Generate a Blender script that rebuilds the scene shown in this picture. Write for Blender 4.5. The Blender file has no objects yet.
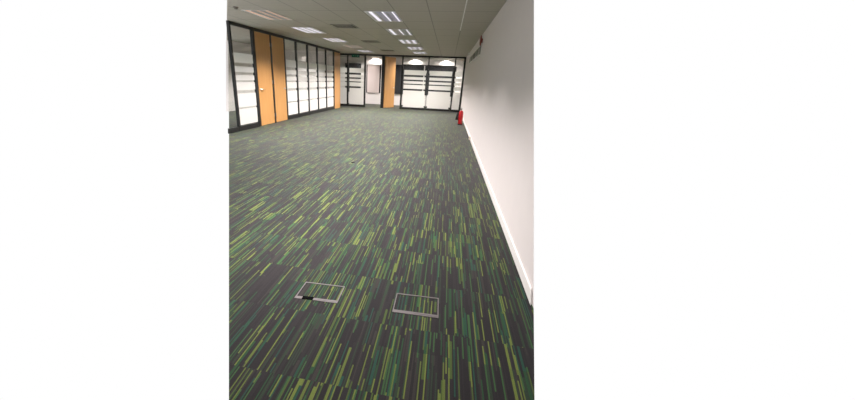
import bpy, bmesh, math, random
from mathutils import Matrix, Vector
random.seed(7)
S = bpy.context.scene
COL = S.collection
PI = math.pi

# ------------------------------------------------------------------ helpers
def link(o, parent=None):
    COL.objects.link(o)
    if parent is not None:
        o.parent = parent
    return o

def obj(name, bm, mat, parent=None, smooth=False, bevel=0.0):
    me = bpy.data.meshes.new(name)
    bmesh.ops.recalc_face_normals(bm, faces=bm.faces)
    bm.to_mesh(me); bm.free()
    if smooth:
        for p in me.polygons: p.use_smooth = True
    me.materials.append(mat)
    o = bpy.data.objects.new(name, me)
    link(o, parent)
    if bevel:
        b = o.modifiers.new('bevel', 'BEVEL'); b.width = bevel; b.segments = 2; b.limit_method = 'ANGLE'
    return o

def empty(name, loc=(0, 0, 0), rz=0.0):
    o = bpy.data.objects.new(name, None)
    o.empty_display_size = .1
    o.location = loc; o.rotation_euler = (0, 0, rz)
    return link(o)

def tag(o, label, cat, group=None):
    o['label'] = label; o['category'] = cat
    if group: o['group'] = group
    return o

def struct(o, label=None, cat=None):
    o['kind'] = 'structure'
    if label: o['label'] = label
    if cat: o['category'] = cat
    return o

def box(bm, x0, x1, y0, y1, z0, z1):
    vs = [bm.verts.new((x, y, z)) for z in (z0, z1) for x, y in ((x0, y0), (x1, y0), (x1, y1), (x0, y1))]
    for f in ((3, 2, 1, 0), (4, 5, 6, 7), (0, 1, 5, 4), (1, 2, 6, 5), (2, 3, 7, 6), (3, 0, 4, 7)):
        bm.faces.new([vs[i] for i in f])
    return bm

def bx(*a):
    return box(bmesh.new(), *a)

def prism(bm, lower, upper):
    """solid between two matching point loops"""
    a = [bm.verts.new(p) for p in lower]; b = [bm.verts.new(p) for p in upper]
    n = len(a)
    bm.faces.new(a[::-1]); bm.faces.new(b)
    for i in range(n):
        bm.faces.new((a[i], a[(i+1) % n], b[(i+1) % n], b[i]))
    return bm

def lathe(bm, prof, seg=28, mat=None):
    rings = []
    for r, z in prof:
        if r < 1e-6:
            rings.append([bm.verts.new((0, 0, z))])
        else:
            rings.append([bm.verts.new((r*math.cos(2*PI*k/seg), r*math.sin(2*PI*k/seg), z)) for k in range(seg)])
    for A, B in zip(rings, rings[1:]):
        for k in range(seg):
            k2 = (k+1) % seg
            q = [A[k % len(A)], A[k2 % len(A)], B[k2 % len(B)], B[k % len(B)]]
            u = []
            for v in q:
                if v not in u: u.append(v)
            if len(u) > 2: bm.faces.new(u)
    if mat is not None:
        bmesh.ops.transform(bm, matrix=mat, verts=bm.verts)
    return bm

def tube(bm, pts, r, seg=10):
    pts = [Vector(p) for p in pts]
    rings = []
    for i, p in enumerate(pts):
        d = (pts[min(i+1, len(pts)-1)] - pts[max(i-1, 0)]).normalized()
        a = Vector((0, 0, 1)) if abs(d.z) < .9 else Vector((1, 0, 0))
        u = d.cross(a).normalized(); v = d.cross(u)
        rr = r[i] if isinstance(r, (list, tuple)) else r
        rings.append([bm.verts.new(p + rr*(math.cos(2*PI*k/seg)*u + math.sin(2*PI*k/seg)*v)) for k in range(seg)])
    for A, B in zip(rings, rings[1:]):
        for k in range(seg):
            bm.faces.new((A[k], A[(k+1) % seg], B[(k+1) % seg], B[k]))
    bm.faces.new(rings[0][::-1]); bm.faces.new(rings[-1])
    return bm

# ------------------------------------------------------------------ materials
class NT:
    def __init__(s, name):
        s.m = bpy.data.materials.new(name); s.m.use_nodes = True
        s.t = s.m.node_tree; s.t.nodes.clear()
        s.out = s.n('ShaderNodeOutputMaterial')
    def n(s, t, **k):
        o = s.t.nodes.new(t)
        for a, b in k.items(): setattr(o, a, b)
        return o
    def l(s, a, b): s.t.links.new(a, b)
    def math(s, op, a, b=None, c=None):
        o = s.n('ShaderNodeMath', operation=op)
        for i, v in enumerate((a, b, c)):
            if v is None: continue
            if isinstance(v, (int, float)): o.inputs[i].default_value = v
            else: s.l(v, o.inputs[i])
        return o.outputs[0]
    def bsdf(s, col=None, rough=.5, spec=.5, metal=0.):
        p = s.n('ShaderNodeBsdfPrincipled')
        if isinstance(col, tuple): p.inputs['Base Color'].default_value = (*col, 1)
        elif col is not None: s.l(col, p.inputs['Base Color'])
        p.inputs['Roughness'].default_value = rough
        p.inputs['Specular IOR Level'].default_value = spec
        p.inputs['Metallic'].default_value = metal
        s.l(p.outputs[0], s.out.inputs[0])
        return p
    def mixc(s, f, a, b):
        o = s.n('ShaderNodeMix', data_type='RGBA')
        for i, v in ((0, f), (6, a), (7, b)):
            if isinstance(v, (int, float)): o.inputs[i].default_value = v
            elif isinstance(v, tuple): o.inputs[i].default_value = (*v, 1)
            else: s.l(v, o.inputs[i])
        return o.outputs[2]

def plain(name, col, rough=.5, spec=.5, metal=0., grain=0.06, scale=40):
    """solid colour with a fine procedural mottling and bump"""
    t = NT(name)
    tc = t.n('ShaderNodeTexCoord')
    nz = t.n('ShaderNodeTexNoise'); nz.inputs['Scale'].default_value = scale; nz.inputs['Detail'].default_value = 3
    t.l(tc.outputs['Object'], nz.inputs['Vector'])
    c = t.mixc(nz.outputs[0], tuple(v*(1-grain) for v in col), tuple(min(1, v*(1+grain)) for v in col))
    t.bsdf(c, rough, spec, metal)
    return t.m

def emit(name, col, strength):
    t = NT(name)
    e = t.n('ShaderNodeEmission'); e.inputs[0].default_value = (*col, 1); e.inputs[1].default_value = strength
    t.l(e.outputs[0], t.out.inputs[0])
    return t.m

def make_carpet():
    t = NT('striped_carpet')
    tc = t.n('ShaderNodeTexCoord')
    sp = t.n('ShaderNodeSeparateXYZ'); t.l(tc.outputs['Object'], sp.inputs[0])
    X, Y = sp.outputs[0], sp.outputs[1]
    TY, TX, W = .4755, .4755, .4755/68
    xs = t.math('ADD', X, 42*.4755+.28)                     # tile joints
    ys = t.math('ADD', Y, 42*.4755-1.155)
    ti = t.math('FLOOR', t.math('DIVIDE', xs, TX))
    tj = t.math('FLOOR', t.math('DIVIDE', ys, TY))
    ty = t.math('FRACT', t.math('DIVIDE', ys, TY))
    col = t.math('FLOOR', t.math('DIVIDE', xs, W))
    def white(a, b, c, out=0):
        cb = t.n('ShaderNodeCombineXYZ')
        for i, v in enumerate((a, b, c)):
            if isinstance(v, (int, float)): cb.inputs[i].default_value = v
            else: t.l(v, cb.inputs[i])
        w = t.n('ShaderNodeTexWhiteNoise', noise_dimensions='3D')
        t.l(cb.outputs[0], w.inputs[0])
        return w
    # some yarns are double width: merge neighbouring columns at random
    pair = t.math('FLOOR', t.math('DIVIDE', col, 2.0))
    wp = white(pair, tj, 3.3).outputs[0]
    merged = t.math('LESS_THAN', wp, .18)
    inv = t.math('SUBTRACT', 1.0, merged)
    cid = t.math('ADD', t.math('MULTIPLY', col, inv), t.math('MULTIPLY', t.math('ADD', t.math('MULTIPLY', pair, 2.0), .5), merged))
    w1 = white(cid, tj, 7.7)
    s1 = t.n('ShaderNodeSeparateColor'); t.l(w1.outputs[1], s1.inputs[0])
    cnt = t.math('ADD', t.math('MULTIPLY', s1.outputs[0], 1.9), .45)       # segments a yarn is cut into
    seg = t.math('FLOOR', t.math('ADD', t.math('MULTIPLY', ty, cnt), s1.outputs[1]))
    key = t.math('ADD', t.math('MULTIPLY', tj, 17.0), seg)
    w2 = white(cid, key, 1.1)
    s2 = t.n('ShaderNodeSeparateColor'); t.l(w2.outputs[1], s2.inputs[0])
    # cluster density: groups of yarns
    grp = t.math('FLOOR', t.math('DIVIDE', col, 9.0))
    gseg = t.math('FLOOR', t.math('MULTIPLY', ty, 1.6))
    wg = white(grp, t.math('ADD', t.math('MULTIPLY', tj, 3.0), gseg), 9.1).outputs[0]
    v = t.math('ADD', s2.outputs[0], t.math('MULTIPLY', t.math('SUBTRACT', wg, .5), .27))
    r = t.n('ShaderNodeValToRGB'); r.color_ramp.interpolation = 'CONSTANT'
    stops = [(0, (.0165, .0145, .0158)), (.32, (.020, .0178, .019)), (.56, (.029, .0265, .024)), (.65, (.022, .036, .022)),
             (.71, (.018, .052, .023)), (.765, (.016, .052, .036)), (.81, (.052, .078, .022)), (.86, (.032, .080, .028)), (.915, (.108, .138, .032)), (.985, (.085, .112, .028))]
    e = r.color_ramp.elements
    e[0].position, e[0].color = 0, (*stops[0][1], 1)
    e[1].position, e[1].color = stops[1][0], (*stops[1][1], 1)
    for p, c in stops[2:]:
        k = e.new(p); k.color = (*c, 1)
    t.l(v, r.inputs[0])
    nz = t.n('ShaderNodeTexNoise'); nz.inputs['Scale'].default_value = 260; nz.inputs['Detail'].default_value = 2
    t.l(tc.outputs['Object'], nz.inputs['Vector'])
    c = t.mixc(nz.outputs[0], (.42, .42, .42), (1.3, 1.3, 1.3))
    mu = t.n('ShaderNodeMix', data_type='RGBA', blend_type='MULTIPLY'); mu.inputs[0].default_value = 1
    t.l(r.outputs[0], mu.inputs[6]); t.l(c, mu.inputs[7])
    p = t.bsdf(mu.outputs[2], .75, .1)
    p.inputs['Sheen Weight'].default_value = .21
    p.inputs['Sheen Tint'].default_value = (1.0, .97, .98, 1)
    p.inputs['Sheen Roughness'].default_value = .4
    b = t.n('ShaderNodeBump'); b.inputs['Strength'].default_value = .25; b.inputs['Distance'].default_value = .002
    t.l(nz.outputs[0], b.inputs['Height']); t.l(b.outputs[0], p.inputs['Normal'])
    return t.m

def make_ceiling():
    t = NT('ceiling_tiles')
    tc = t.n('ShaderNodeTexCoord')
    sp = t.n('ShaderNodeSeparateXYZ'); t.l(tc.outputs['Object'], sp.inputs[0])
    def line(v, off, per, w):
        f = t.math('FRACT', t.math('DIVIDE', t.math('ADD', v, off), per))
        d = t.math('MINIMUM', f, t.math('SUBTRACT', 1.0, f))
        return t.math('LESS_THAN', d, w/per)
    gx = line(sp.outputs[0], 60.45, .6, .009)
    gy = line(sp.outputs[1], 60 - 6.55 % 1.085 + (1.085 - 60 % 1.085), 1.085, .011)
    fx = line(sp.outputs[1], 30 + .3, .217, .006)
    nz = t.n('ShaderNodeTexNoise'); nz.inputs['Scale'].default_value = 60; nz.inputs['Detail'].default_value = 5
    t.l(tc.outputs['Object'], nz.inputs['Vector'])
    base = t.mixc(nz.outputs[0], (.46, .43, .385), (.54, .50, .45))
    c = t.mixc(t.math('MULTIPLY', fx, .35), base, (.28, .27, .24))
    c = t.mixc(t.math('MULTIPLY', t.math('MAXIMUM', gx, gy), .6), c, (.20, .19, .17))
    t.bsdf(c, .9, .1)
    return t.m

def make_wood():
    t = NT('oak_veneer')
    tc = t.n('ShaderNodeTexCoord')
    mp = t.n('ShaderNodeMapping'); mp.inputs['Scale'].default_value = (14, 14, .8)
    t.l(tc.outputs['Object'], mp.inputs[0])
    nz = t.n('ShaderNodeTexNoise'); nz.inputs['Scale'].default_value = 2.2; nz.inputs['Detail'].default_value = 6
    t.l(mp.outputs[0], nz.inputs['Vector'])
    c = t.mixc(nz.outputs[0], (.44, .21, .062), (.64, .345, .125))
    t.bsdf(c, .4, .4)
    return t.m

def make_glass():
    t = NT('clear_glass')
    tr = t.n('ShaderNodeBsdfTransparent'); tr.inputs[0].default_value = (.93, .95, .94, 1)
    gl = t.n('ShaderNodeBsdfGlossy'); gl.inputs['Roughness'].default_value = .03
    fr = t.n('ShaderNodeFresnel'); fr.inputs[0].default_value = 1.45
    mx = t.n('ShaderNodeMixShader')
    ge = t.n('ShaderNodeNewGeometry')
    t.l(t.math('MULTIPLY', fr.outputs[0], t.math('SUBTRACT', 1.0, ge.outputs['Backfacing'])), mx.inputs[0]); t.l(tr.outputs[0], mx.inputs[1]); t.l(gl.outputs[0], mx.inputs[2])
    t.l(mx.outputs[0], t.out.inputs[0])
    return t.m

def make_film():
    t = NT('frosted_film')
    tc = t.n('ShaderNodeTexCoord')
    nz = t.n('ShaderNodeTexNoise'); nz.inputs['Scale'].default_value = 30
    t.l(tc.outputs['Object'], nz.inputs['Vector'])
    c = t.mixc(nz.outputs[0], (.83, .815, .79), (.90, .885, .86))
    d = t.n('ShaderNodeBsdfDiffuse'); t.l(c, d.inputs[0])
    tl = t.n('ShaderNodeBsdfTranslucent'); t.l(c, tl.inputs[0])
    tr = t.n('ShaderNodeBsdfTransparent')
    m1 = t.n('ShaderNodeMixShader'); m1.inputs[0].default_value = .45
    t.l(d.outputs[0], m1.inputs[1]); t.l(tl.outputs[0], m1.inputs[2])
    m2 = t.n('ShaderNodeMixShader'); m2.inputs[0].default_value = .12
    t.l(m1.outputs[0], m2.inputs[1]); t.l(tr.outputs[0], m2.inputs[2])
    t.l(m2.outputs[0], t.out.inputs[0])
    return t.m

M = dict(
    carpet=make_carpet(), ceiling=make_ceiling(), wood=make_wood(), glass=make_glass(), film=make_film(),
    wall=plain('painted_wall', (.69, .65, .64), .75, .25, grain=.02, scale=6),
    skirt=plain('gloss_white_paint', (.86, .84, .82), .35, .5, grain=.02),
    backwall=plain('white_office_wall', (.80, .75, .74), .8, .2, grain=.02, scale=6),
    black=plain('black_frame', (.014, .014, .014), .4, .4),
    slot=plain('matt_black_recess', (.004, .004, .004), .95, .02),
    rubber=plain('black_rubber', (.02, .02, .02), .6, .3),
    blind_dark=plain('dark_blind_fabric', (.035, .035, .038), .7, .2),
    blind_pink=plain('pale_blind_fabric', (.66, .57, .55), .8, .2),
    steel=plain('brushed_metal', (.55, .53, .52), .38, .5, 1.0),
    alloy=plain('grey_floor_box_trim', (.115, .102, .102), .5, .3, .0, grain=.12, scale=90),
    red=plain('red_enamel', (.48, .012, .018), .3, .5),
    darkred=plain('dark_red_plastic', (.20, .022, .014), .4, .5),
    white=plain('white_plastic', (.8, .79, .77), .4, .5),
    cream=plain('cream_label', (.75, .68, .55), .6, .3),
    lampbody=plain('white_lamp_metal', (.70, .69, .68), .35, .5),
    reflector=plain('blue_grey_reflector', (.50, .50, .80), .3, .5, .1),
    reflector_grey=plain('grey_reflector', (.36, .37, .38), .3, .5, .6),
    vent=plain('grey_vent_metal', (.26, .24, .21), .5, .4),
    ventdark=plain('dark_vent_metal', (.05, .05, .045), .7, .2),  # near-black backing of the two dark ceiling vents
    grille=plain('grey_grille_metal', (.36, .36, .33), .5, .4),
    green=plain('dark_green_sign', (.006, .085, .055), .35, .4),
    pictogram=plain('pale_green_print', (.12, .34, .27), .5, .3),
    tube=emit('fluorescent_tube', (.95, .90, 1.0), 1.35),
    tube_warm=emit('warm_fluorescent_tube', (1.0, .62, .42), .85),
)

# ------------------------------------------------------------------ room dimensions (metres)
XR, XL, YF, H = .7085, -5.131, 17.50, 2.534
YB, XO = 20.0, -8.2

# floor: the stretch of carpet that the picture records
fl = [(-.585, .60), (.400, .60), (.709, 2.012), (.722, 2.09), (.722, YB+.1), (XO-.1, YB+.1), (XO-.1, 12.06)]
bm = prism(bmesh.new(), [(x, y, -.08) for x, y in fl], [(x, y, 0) for x, y in fl])
struct(obj('floor', bm, M['carpet']), 'dark grey carpet tiles with green and lime streaks', 'floor')

cl = [(.83, -1.5), (.83, YB+.1), (XO-.1, YB+.1), (XO-.1, 12.40), (-3.74, 5.73), (-5.3, 3.9), (-5.3, -1.5)]
bm = prism(bmesh.new(), [(x, y, H) for x, y in cl], [(x, y, H+.06) for x, y in cl])
struct(obj('ceiling', bm, M['ceiling']), 'suspended ceiling of grey tiles', 'ceiling')

# right wall, slanting where the record of it ends
def yz(pts, x0, x1, dx=0):
    return prism(bmesh.new(), [(x0, y, z) for y, z in pts], [(x1, y+d, z) for (y, z), d in zip(pts, dx)])
bm = yz([(2.012, 0), (4.09, H), (YB, H), (YB, 0)], XR, XR+.12, (.62, 1.0, 0, 0))
struct(obj('wall_right', bm, M['wall']), 'long plain off-white wall', 'wall')
bm = yz([(2.035, 0), (2.10, .088), (YF-.06, .088), (YF-.06, 0)], XR-.016, XR-.0005, (.02, .02, 0, 0))
struct(obj('baseboard_right', bm, M['skirt'], bevel=.004), 'glossy white skirting along the right wall', 'skirting')
# unseen walls added to keep the white surroundings off the right wall
struct(obj('wall_rear_added', bx(XL-.1, XR+.2, -1.6, -1.5, 0, H-.001), M['wall']), 'unseen plain wall behind the viewpoint, added to block light', 'wall')
struct(obj('wall_left_near_added', bx(XL-.1, XL, -1.5, 2.1, 0, H-.001), M['wall']), 'unseen plain wall at near left, added to block light', 'wall')
# outer walls of the neighbouring offices
bm = yz([(11.88, 0), (12.36, H), (16.3, H), (16.3, 0)], XO-.1, XO, (0, 0, 0, 0))
struct(obj('wall_left_office', bm, M['backwall']), 'pale wall of the office behind the left glazing', 'wall')
struct(obj('wall_office_end', bx(XO-.1, XL-.06, 16.32, 16.40, 0, H), M['backwall']), 'cross wall at the end of the left office', 'wall')
struct(obj('wall_corridor_left', bx(XO-.1, XO, 16.42, YB, 0, H), M['backwall']), 'side wall of the far corridor', 'wall')

# back wall with window holes
wins = [(-5.95, -5.02), (-4.70, -3.84), (-3.10, -1.42), (-1.36, .36)]
z0w, z1w = .62, 2.19
bm = bmesh.new()
box(bm, XO, XR, YB, YB+.12, 0, z0w); box(bm, XO, XR, YB, YB+.12, z1w, H)
xs = [XO] + [v for w in wins for v in w] + [XR]
for a, b in zip(xs[::2], xs[1::2]): box(bm, a, b, YB, YB+.12, z0w, z1w)
struct(obj('wall_back', bm, M['backwall']), 'white wall of the far office behind the glazing', 'wall')
blabels = ['dark closed vertical blind seen behind the exit-sign glass bay', 'pale pinkish vertical blind seen through the open doorway',
           'dark vertical blind beside the open wooden door', 'dark vertical blind behind the right-hand glass door']
for n, (a, b) in enumerate(wins):
    w = struct(empty('window_%d' % (n+1), ((a+b)/2, YB+.05, z0w)), 'window in the far office wall', 'window')
    hw, hh = (b-a)/2, z1w-z0w
    bm = bmesh.new()
    t_ = .04
    box(bm, -hw, hw, -.03, .03, 0, t_); box(bm, -hw, hw, -.03, .03, hh-t_, hh)
    box(bm, -hw, -hw+t_, -.03, .03, t_, hh-t_); box(bm, hw-t_, hw, -.03, .03, t_, hh-t_)
    obj('window_frame', bm, M['black'], w)
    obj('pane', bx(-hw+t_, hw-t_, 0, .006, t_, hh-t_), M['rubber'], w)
    # vertical blind hanging in front
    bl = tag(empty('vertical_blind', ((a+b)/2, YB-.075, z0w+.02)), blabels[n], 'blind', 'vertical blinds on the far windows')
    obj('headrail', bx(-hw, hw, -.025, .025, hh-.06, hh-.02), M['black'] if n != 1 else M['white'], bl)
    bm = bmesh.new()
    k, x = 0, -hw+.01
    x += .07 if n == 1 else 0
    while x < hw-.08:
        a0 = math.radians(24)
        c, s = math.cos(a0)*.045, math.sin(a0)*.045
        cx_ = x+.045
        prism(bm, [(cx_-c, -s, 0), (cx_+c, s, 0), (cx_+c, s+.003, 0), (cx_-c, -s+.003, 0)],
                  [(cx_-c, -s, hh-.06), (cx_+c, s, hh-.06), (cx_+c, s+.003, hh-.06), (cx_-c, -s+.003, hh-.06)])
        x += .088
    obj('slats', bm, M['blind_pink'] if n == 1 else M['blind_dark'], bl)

# ------------------------------------------------------------------ glazing helpers
BANDS = [(1.56, 1.65), (1.36, 1.43), (1.19, 1.24), (.92, 1.0)]          # clear stripes in the film
FZ = [(.10, .92), (1.0, 1.19), (1.24, 1.36), (1.43, 1.56), (1.65, 1.87)]
def film_x(x0, x1, y):
    bm = bmesh.new()
    for a, b in FZ: box(bm, x0, x1, y, y+.0008, a, b)
    return bm
def film_y(y0, y1, x, z=FZ):
    bm = bmesh.new()
    for a, b in z: box(bm, x, x+.0008, y0, y1, a, b)
    return bm

# left partition --------------------------------------------------------------
wl = struct(empty('wall_left', (0, 0, 0)), 'black framed glass partition along the left side', 'wall')
bm = yz([(7.80, H-.075), (7.815, H-.001), (16.35, H-.001), (16.35, H-.075)], XL-.05, XL, (0, 0, 0, 0)); obj('top_rail', bm, M['black'], wl)
bm = yz([(7.38, .001), (7.405, .12), (8.86, .12), (8.86, .001)], XL-.05, XL, (0,)*4); obj('base_rail', bm, M['black'], wl)
obj('base_rail', bx(XL-.05, XL, 10.60, 15.50, .001, .12), M['black'], wl)
for y0, y1 in [(7.80, 7.865), (8.77, 8.885), (9.69, 9.78), (10.555, 10.635), (11.46, 11.53), (12.43, 12.50), (13.41, 13.48), (14.40, 14.47), (15.42, 15.50)]:
    obj('post', bx(XL-.055, XL+.005, y0, y1, .0015, H-.0015), M['black'], wl)
bm = yz([(7.41, .12), (7.74, 2.1), (7.80, 2.1), (7.80, .12)], XL-.03, XL-.022, (0,)*4)
obj('glass_pane', bm, M['glass'], wl)
bays = [(7.865, 8.77), (10.635, 11.46), (11.53, 12.43), (12.50, 13.41), (13.48, 14.40), (14.47, 15.42)]
for y0, y1 in bays:
    p = obj('glass_pane', bx(XL-.03, XL-.022, y0, y1, .12, H-.075), M['glass'], wl)
    obj('frosted_film', film_y(y0+.02, y1-.02, XL-.0215, [(.14, .54), (.58, .92)] + FZ[1:]), M['film'], p)
obj('timber_panel', bx(XL-.05, XL+.004, 15.505, 16.35, .0015, H-.077), M['wood'], wl)

def lever(parent, x, y, z, sy):
    bm = lathe(bmesh.new(), [(0, 0), (.026, 0), (.026, .008), (.010, .010), (.010, .045), (0, .045)], 20, Matrix.Rotation(PI/2, 4, 'Y'))
    tube(bm, [(.042, 0, 0), (.045, sy*.03, 0), (.045, sy*.12, 0)], .0095)
    h = obj('door_handle', bm, M['steel'], parent, smooth=True); h.location = (x, y, z); h['label'] = 'steel lever handle'
for n, (y0, y1, hy, s) in enumerate([(8.89, 9.685, 9.00, 1), (9.785, 10.55, 10.46, -1)]):
    d = struct(empty('door_%d' % (n+1), (XL-.022, (y0+y1)/2, 0)), 'full-height oak veneer door in the left glazing', 'door')
    hw = (y1-y0)/2
    obj('door_leaf', bx(-.022, .022, -hw, hw, .012, H-.08), M['wood'], d, bevel=.003)
    lever(d, .022, hy-(y0+y1)/2, 1.0, s)
    for z in (.25, 1.2, 2.2):
        obj('hinge', bx(.0225, .028, (hw-.014) if s > 0 else (-hw), hw if s > 0 else (-hw+.014), z-.05, z+.05), M['steel'], d)

# far partition ---------------------------------------------------------------
wf = struct(empty('wall_far', (0, 0, 0)), 'black framed glass partition across the far end', 'wall')
obj('top_rail', bx(-6.3, XR-.001, YF-.03, YF+.03, H-.075, H-.001), M['black'], wf)
obj('base_rail', bx(-6.3, -4.15, YF-.03, YF+.03, .001, .11), M['black'], wf)
for x0, x1 in [(-5.60, -5.545), (-5.12, -5.055), (-4.225, -4.14), (-3.33, -3.19), (-2.33, -2.26), (.20, .26), (.62, XR-.002)]:
    obj('post', bx(x0, x1, YF-.035, YF+.035, .0015, H-.0015), M['black'], wf)
for x0, x1, g in [(-6.3, -5.60, .03), (-5.545, -5.12, .06), (-5.055, -4.225, .05), (.26, .62, .0)]:
    p = obj('glass_pane', bx(x0, x1, YF-.004, YF+.004, .11, H-.075), M['glass'], wf)
    obj('frosted_film', film_x(x0+g+.01, x1-.01, YF-.006), M['film'], p)
obj('base_rail', bx(.26, .62, YF-.03, YF+.03, .001, .11), M['black'], wf)
obj('transom_rail', bx(-2.26, .20, YF-.025, YF+.025, 2.085, 2.125), M['black'], wf)
obj('mullion', bx(-1.05, -1.005, YF-.025, YF+.025, 2.125, H-.075), M['black'], wf)
for a, b in ((-2.26, -1.05), (-1.005, .20)):
    obj('transom_pane', bx(a, b, YF-.004, YF+.004, 2.125, H-.075), M['glass'], wf)
for n, (x0, x1) in enumerate([(-2.255, -1.032), (-1.024, .195)]):
    xc, hw = (x0+x1)/2, (x1-x0)/2
    d = struct(empty('door_%d' % (n+3), (xc, YF, 0)), 'glass door with frosted bands at the far end', 'door')
    p = obj('glass_leaf', bx(-hw+.012, hw-.012, -.005, .005, .11, 2.08), M['glass'], d)
    obj('frosted_film', film_x(-hw+.055, hw-.065, -.0065), M['film'], p)
    obj('bottom_rail', bx(-hw, hw, -.02, .02, .008, .11), M['black'], d)
    for s in (-1, 1):
        obj('edge_strip', bx(s*hw-(.012 if s > 0 else 0), s*hw+(0 if s > 0 else .012), -.012, .012, .11, 2.08), M['black'], d)
        obj('patch_fitting', bx(s*(hw-.045)-.035, s*(hw-.045)+.035, -.018, .018, .13, .20), M['black'], d)
    bm = bmesh.new()
    s = 1 if n == 0 else -1
    tube(bm, [(s*(hw-.07), -.05, .75), (s*(hw-.07), -.05, 1.75)], .014)
    for z in (.85, 1.65): tube(bm, [(s*(hw-.07), -.055, z), (s*(hw-.07), .004, z)], .009)
    obj('pull_handle', bm, M['black'], d, smooth=True)
# open timber door, swung into the far office
d = struct(empty('door_5', (-3.175, YF+.03, 0), math.radians(60)), 'oak veneer door standing open at the far end', 'door')
obj('door_leaf', bx(0, .82, -.022, .022, .012, H-.08), M['wood'], d, bevel=.003)
bm = lathe(bmesh.new(), [(0, 0), (.026, 0), (.026, .008), (.010, .010), (.010, .045), (0, .045)], 20, Matrix.Rotation(PI/2, 4, 'X'))
tube(bm, [(0, -.045, 0), (-.12, -.045, 0)], .0095)
h = obj('door_handle', bm, M['steel'], d, smooth=True); h.location = (.75, -.022, 1.0); h['label'] = 'steel lever handle'

# ------------------------------------------------------------------ ceiling lights
def light_fixture(kind):
    root = empty('ceiling_light')
    w, l = .285, .525
    bm = bmesh.new()
    for a in ((-w, -w+.014, -l, l), (w-.014, w, -l, l), (-w+.014, w-.014, -l, -l+.014), (-w+.014, w-.014, l-.014, l)):
        box(bm, *a, -.012, -.001)
    obj('frame', bm, M['lampbody'], root)
    cw = (2*w-.028)/3
    for k in range(3):
        cx_ = -w+.014+cw*(k+.5)
        mt = M['lampbody'] if (kind == 'lit' or k == 0) else (M['reflector'] if kind == 'blue' else M['reflector_grey'])
        obj('reflector', bx(cx_-cw/2+.002, cx_+cw/2-.002, -l+.015, l-.015, -.006, -.0015), mt, root)
        bm = bmesh.new()
        tw = .066 if kind == 'lit' else (.050 if k == 0 else .022)
        ox = .0 if kind == 'lit' else (.02 if k == 0 else .05)
        box(bm, cx_-tw+ox, cx_+tw*.2+ox, -l+.03, l-.03, -.011, -.0065)
        obj('tube', bm, M['tube_warm'] if kind == 'warm' else M['tube'], root)
    bm = bmesh.new()
    for k in range(1, 3):
        x = -w+.014+cw*k; box(bm, x-.002, x+.002, -l+.014, l-.014, -.018, -.0065)
    for k in range(1, 12):
        y = -l + 2*l*k/12; box(bm, -w+.014, w-.014, y-.0015, y+.0015, -.017, -.0115)
    obj('louvre', bm, M['lampbody'], root)
    ld = bpy.data.lights.new('lamp_glow', 'AREA'); ld.shape = 'RECTANGLE'; ld.size = .50; ld.size_y = .98
    ld.spread = math.radians(122); ld.color = (1.0, .935, .925)
    lo = bpy.data.objects.new('lamp_glow', ld); link(lo, root); lo.location = (0, 0, -.022)
    return root
def copy_tree(o, parent=None):
    c = o.copy(); COL.objects.link(c)
    if parent is not None: c.parent = parent
    for ch in list(o.children): copy_tree(ch, c)
    return c
P = {k: light_fixture(k) for k in ('blue', 'grey', 'lit', 'warm')}
EN = 112.0
for k in P:
    for ch in P[k].children:
        if ch.type == 'LIGHT': ch.data.energy = EN
spots = [(-1.33, 7.09, 'blue', 'ceiling light with bluish reflectors, nearest of the middle row'),
         (-1.33, 9.26, 'grey', 'ceiling light with grey reflectors, second nearest of the middle row'),
         (-1.33, 11.43, 'lit', 'evenly white ceiling light, third of the middle row'),
         (-1.33, 13.65, 'lit', 'evenly white ceiling light, fourth of the middle row'),
         (-1.33, 15.70, 'lit', 'evenly white ceiling light, farthest of the middle row'),
         (-3.72, 7.05, 'warm', 'ceiling light with striped pinkish tubes, nearest of the row by the oak doors'),
         (-3.72, 9.20, 'lit', 'white ceiling light, second of the row by the left glazing'),
         (-3.72, 11.43, 'lit', 'white ceiling light, third of the row by the left glazing'),
         (-3.72, 13.60, 'warm', 'orange tinted ceiling light of the left row near the far corner'),
         (-3.72, 15.65, 'lit', 'white ceiling light of the left row, farthest, above the exit sign')]
spots += [(-1.33, 4.92, 'lit', 'unseen added ceiling light overhead, before the nearest visible one of the middle row'),  # both added out of view, continuing the row, to brighten the near right wall
          (-1.33, 2.75, 'lit', 'unseen added ceiling light overhead, close to the viewpoint')]
seen = set()
for x, y, k, lab in spots:
    o = P[k] if k not in seen else copy_tree(P[k]); seen.add(k)
    o.location = (x, y, H); tag(o, lab, 'ceiling light', 'recessed ceiling lights')

def area(name, loc, sx, sy, e, col=(1, .95, .92), spread=150):
    ld = bpy.data.lights.new(name, 'AREA'); ld.shape = 'RECTANGLE'; ld.size = sx; ld.size_y = sy
    ld.energy = e; ld.color = col; ld.spread = math.radians(spread)
    lo = bpy.data.objects.new(name, ld); link(lo); lo.location = loc
    return lo
# lamps of the neighbouring offices
for y in (10.6, 13.0, 15.2): area('office_lamp', (-6.7, y, H-.02), .55, 1.1, 66, spread=112)
for x in (-4.9, -1.9, -.1): area('office_lamp', (x, 18.6, H-.02), .55, .9, 85)
for x in (-4.16, -1.91, -.21):
    ld = bpy.data.lights.new('wall_washer', 'SPOT'); ld.energy = 26; ld.spot_size = math.radians(150); ld.spot_blend = .25
    ld.shadow_soft_size = .03; ld.color = (1, .93, .88)
    lo = bpy.data.objects.new('wall_washer', ld); link(lo); lo.location = (x, YB-.22, H-.03); lo.rotation_euler = (math.radians(12), 0, 0)

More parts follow.
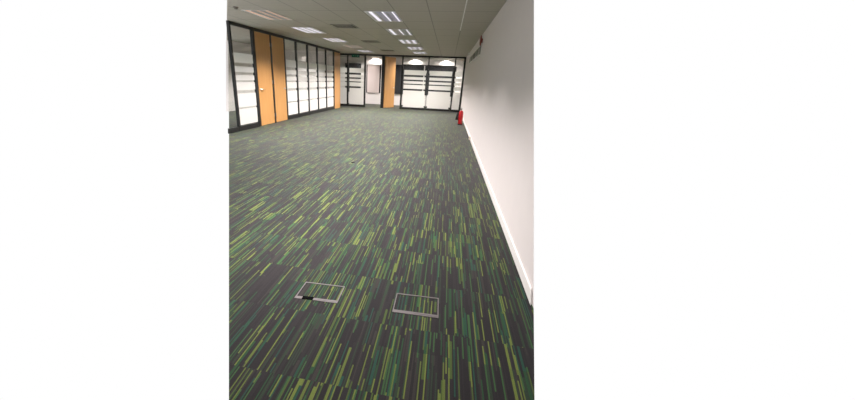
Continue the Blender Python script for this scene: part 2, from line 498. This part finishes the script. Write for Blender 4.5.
# ------------------------------------------------------------------ ceiling vents, detector
def ceiling_vent(x, y, lab, mt):
    r = tag(empty('ceiling_vent', (x, y, H)), lab, 'vent', 'ceiling vents')
    bm = bmesh.new(); a = .27
    for q in ((-a, -a+.03, -a, a), (a-.03, a, -a, a), (-a+.03, a-.03, -a, -a+.03), (-a+.03, a-.03, a-.03, a)): box(bm, *q, -.012, -.001)
    obj('frame', bm, M['vent'], r)
    obj('backing', bx(-a+.03, a-.03, -a+.03, a-.03, -.004, -.0012), M['ventdark'] if mt else M['vent'], r)
    bm = bmesh.new()
    for k in range(1, 5):
        b = a-.03-.045*k
        for q in ((-b, -b+.012, -b, b), (b-.012, b, -b, b), (-b+.012, b-.012, -b, -b+.012), (-b+.012, b-.012, b-.012, b)): box(bm, *q, -.014, -.005)
    obj('louvre', bm, M['vent'], r)
ceiling_vent(-2.52, 8.40, 'dark square air vent in the ceiling between the second pair of lights', True)
ceiling_vent(-2.60, 11.60, 'pale square air vent in the ceiling, middle of the three', False)
ceiling_vent(-2.62, 14.90, 'dark square air vent in the ceiling near the far glazing', True)
r = tag(empty('smoke_detector', (-3.95, 6.28, H)), 'small round detector on the ceiling at upper left', 'detector')
obj('base', lathe(bmesh.new(), [(0, -.001), (.05, -.001), (.05, -.012), (0, -.012)]), M['vent'], r, smooth=False)
obj('sensor_head', lathe(bmesh.new(), [(0, -.0125), (.036, -.0125), (.033, -.032), (.02, -.04), (0, -.042)]), M['vent'], r, smooth=True)
struct(obj('trim_1', bx(.135, .155, 5.5, 8.8, H-.006, H-.0005), M['white']), 'pale strip in the ceiling grid', 'trim')

# ------------------------------------------------------------------ exit sign
r = tag(empty('exit_sign', (-4.665, YF-.07, 2.365)), 'dark green running-man exit sign at the top of the far glazing', 'sign')
obj('panel', bx(-.20, .20, -.012, .012, 0, .135), M['green'], r, bevel=.003)
obj('bracket', bx(-.03, .03, .0125, .038, .095, .13), M['black'], r)
def flat(bm, pts, y=-.0135):
    prism(bm, [(x, y, z) for x, z in pts], [(x, y+.001, z) for x, z in pts])
bm = bmesh.new()
flat(bm, [(.07, .02), (.15, .02), (.15, .115), (.07, .115)])                            # doorway
obj('doorway_symbol', bm, M['pictogram'], r)
bm = bmesh.new()
flat(bm, [(.020+.011*math.cos(k*PI/5), .103+.011*math.sin(k*PI/5)) for k in range(10)])
flat(bm, [(.0, .088), (.025, .09), (.018, .055), (-.004, .055)])
flat(bm, [(.0, .055), (.018, .057), (-.015, .018), (-.03, .018)])
flat(bm, [(.006, .057), (.019, .055), (.040, .040), (.040, .018), (.030, .018), (.030, .034)])
flat(bm, [(.02, .088), (.045, .07), (.052, .077), (.024, .092)])
flat(bm, [(.0, .088), (-.025, .082), (-.03, .06), (-.022, .058), (-.016, .074), (.004, .08)])
obj('running_man_symbol', bm, M['pictogram'], r)
bm = bmesh.new()
flat(bm, [(-.16, .068), (-.115, .11), (-.115, .085), (-.06, .085), (-.06, .05), (-.115, .05), (-.115, .026)])
obj('arrow_symbol', bm, M['pictogram'], r)

# ------------------------------------------------------------------ right wall fittings
r = tag(empty('fire_alarm_bell', (XR, 9.20, 2.37)), 'dark red round alarm bell high on the right wall', 'alarm')
obj('backplate', lathe(bmesh.new(), [(0, .0005), (.05, .0005), (.05, .03), (0, .03)], 24, Matrix.Rotation(-PI/2, 4, 'Y')), M['darkred'], r)
obj('gong', lathe(bmesh.new(), [(.0, .031), (.118, .031), (.122, .036), (.118, .046), (.10, .058), (.06, .066), (0, .069)], 32, Matrix.Rotation(-PI/2, 4, 'Y')), M['darkred'], r, smooth=True)
for y0, y1, lab in ((9.40, 11.45, 'grey louvred wall grille nearer the red bell'), (11.80, 13.80, 'grey louvred wall grille farther along the right wall')):
    r = tag(empty('wall_vent', (XR, y0, 2.06)), lab, 'vent', 'wall grilles on the right wall')
    L_ = y1-y0; hh = .215
    bm = bmesh.new()
    for q in ((0, L_, hh-.02, hh), (0, .025, .02, hh-.02), (L_-.025, L_, .02, hh-.02)): box(bm, -.022, -.0005, q[0], q[1], q[2], q[3])
    obj('frame', bm, M['grille'], r)
    o = obj('sill', bx(-.035, -.0005, 0, L_, 0, .019), M['skirt'], r); o['label'] = 'white ledge under the grille'
    bm = bmesh.new()
    for k in range(8):
        z = .03+k*.021
        prism(bm, [(-.020, .026, z-.004), (-.003, .026, z+.010), (-.003, .026, z+.012), (-.020, .026, z-.002)],
                  [(-.020, L_-.026, z-.004), (-.003, L_-.026, z+.010), (-.003, L_-.026, z+.012), (-.020, L_-.026, z-.002)])
    obj('slats', bm, M['grille'], r)
    obj('divider', bx(-.021, -.0205+.018, L_*.48, L_*.52, .0195, hh-.0205), M['grille'], r)
r = tag(empty('motion_sensor', (XR-.0005, 14.6, 2.40)), 'small white sensor high in the far right corner', 'sensor')
obj('body', bx(-.07, 0, -.04, .04, 0, .10), M['white'], r, bevel=.012)
obj('lens', bx(-.078, -.0705, -.025, .025, .015, .06), M['skirt'], r, bevel=.003)
r = tag(empty('wall_socket', (XR-.0165, 8.93, .03)), 'small pale socket low on the right skirting', 'socket')
obj('faceplate', bx(-.03, 0, -.09, .09, -.012, .075), M['cream'], r, bevel=.006)
for yy in (-.04, .04):
    for a, b in ((0, .045), (-.015, .022), (.015, .022)):
        obj('pin_hole', bx(-.0312, -.0302, yy+a-.004, yy+a+.004, b, b+.007), M['black'], r)

# ------------------------------------------------------------------ fire extinguisher
r = tag(empty('fire_extinguisher', (.535, 12.20, 0), math.radians(-10)), 'red fire extinguisher standing on the carpet beside the right wall', 'fire extinguisher')
obj('foot_ring', lathe(bmesh.new(), [(.060, .001), (.078, .001), (.080, .03), (.076, .034), (.06, .03)]), M['rubber'], r, smooth=True)
obj('cylinder_body', lathe(bmesh.new(), [(0, .035), (.07, .035), (.078, .045), (.078, .40), (.074, .43), (.058, .462), (.034, .482), (.022, .488), (0, .488)], 32), M['red'], r, smooth=True)
obj('valve', lathe(bmesh.new(), [(0, .489), (.022, .489), (.022, .51), (.015, .515), (.015, .54), (0, .54)], 20), M['steel'], r, smooth=False)
bm = bmesh.new(); box(bm, -.10, .03, -.011, .011, .522, .530)
prism(bm, [(-.11, -.011, .565), (.03, -.011, .545), (.03, -.011, .553), (-.11, -.011, .575)], [(-.11, .011, .565), (.03, .011, .545), (.03, .011, .553), (-.11, .011, .575)])
obj('lever_handle', bm, M['rubber'], r, bevel=.002)
bm = bmesh.new()
tube(bm, [(.0, -.012, .52), (-.05, -.03, .53), (-.10, -.035, .49), (-.118, -.035, .40), (-.115, -.03, .38)], .013)
tube(bm, [(-.115, -.03, .40), (-.118, -.03, .28), (-.124, -.03, .17)], [.030, .042, .052], 14)
obj('hose_and_horn', bm, M['rubber'], r, smooth=True)
obj('hose_clip', bx(-.105, -.072, -.035, .0, .335, .355), M['rubber'], r)

# ------------------------------------------------------------------ floor boxes
def floor_box(corners, lab, slot, mt):
    """corners: back-left, back-right, front-right, front-left on the carpet"""
    c = [Vector((x, y, 0)) for x, y in corners]
    org = sum(c, Vector())/4
    r = tag(empty('floor_box', (org.x, org.y, 0)), lab, 'floor box', 'floor boxes')
    c = [v-org for v in c]
    def pt(u, v):
        return (c[3]*(1-u)+c[2]*u)*(1-v) + (c[0]*(1-u)+c[1]*u)*v
    def bar(bm, u0, u1, v0, v1, z0=.0008, z1=.004):
        q = [pt(u0, v0), pt(u1, v0), pt(u1, v1), pt(u0, v1)]
        prism(bm, [(p.x, p.y, z0) for p in q], [(p.x, p.y, z1) for p in q])
        return bm
    bm = bar(bmesh.new(), 0, 1, .955, 1); bar(bm, 0, .024, .13, .955); bar(bm, .976, 1, .13, .955)
    obj('trim_frame', bm, mt, r)
    fb = bmesh.new()
    if slot:
        bar(fb, 0, .17, 0, .13); bar(fb, .43, 1, 0, .13); 
        obj('handle_slot', bar(bmesh.new(), .172, .428, .015, .16, .0008, .0050), M['slot'], r)
    else:
        bar(fb, 0, 1, 0, .13)
    obj('hinge_bar', fb, mt, r)
    obj('lid_gap', bar(bmesh.new(), .44 if slot else .03, .97, .132, .15, .0006, .0012), M['black'], r)
    o = obj('handle_ridge', bar(bmesh.new(), .48, .96, .055, .075, .0041, .0055), mt, r)
    return r
floor_box([(-.868, 1.932), (-.579, 1.945), (-.575, 1.752), (-.870, 1.738)], 'left floor box, carpeted lid in a grey trim with a black handle slot', True, M['alloy'])
floor_box([(-.208, 1.958), (.082, 1.970), (.086, 1.762), (-.208, 1.752)], 'right floor box, carpeted lid in a plain grey trim without a slot', False, M['alloy'])
bm = lathe(bmesh.new(), [(0, .001), (.028, .001), (.030, .006), (.022, .012), (0, .013)], 12)
bmesh.ops.scale(bm, vec=(1.0, 2.2, 1), verts=bm.verts)
r = obj('cable_cap', bm, M['rubber'], smooth=True); r.location = (-1.51, 5.56, 0); r.rotation_euler = (0, 0, math.radians(-8))
tag(r, 'tiny dark cap lying on the carpet in the middle of the room', 'cap')

# ------------------------------------------------------------------ surroundings, camera
w = bpy.data.worlds.new('world'); S.world = w; w.use_nodes = True
w.node_tree.nodes['Background'].inputs[0].default_value = (1, 1, 1, 1)
w.node_tree.nodes['Background'].inputs[1].default_value = 1.0

cd = bpy.data.cameras.new('camera'); cam = bpy.data.objects.new('camera', cd); link(cam)
cd.sensor_fit = 'HORIZONTAL'; cd.sensor_width = 36
cd.lens = 333.02/855*36
cd.shift_x = 46.5/855
cd.clip_start = .02; cd.clip_end = 100
R = Matrix(((.98140772, -.09997608, .16384039), (.18798232, .3283367, -.92566606), (.03874966, .93925491, .34102591)))
# rows map camera axes to world; re-orthonormalised through a quaternion
cam.matrix_world = Matrix.Translation((0, 0, 1.4)) @ R.to_quaternion().normalized().to_matrix().to_4x4()
S.camera = cam
S.view_settings.view_transform = 'Standard'; S.view_settings.look = 'None'
S.view_settings.exposure = 0; S.view_settings.gamma = 1; S.view_settings.use_curve_mapping = False
S.cycles.max_bounces = 8; S.cycles.transparent_max_bounces = 16
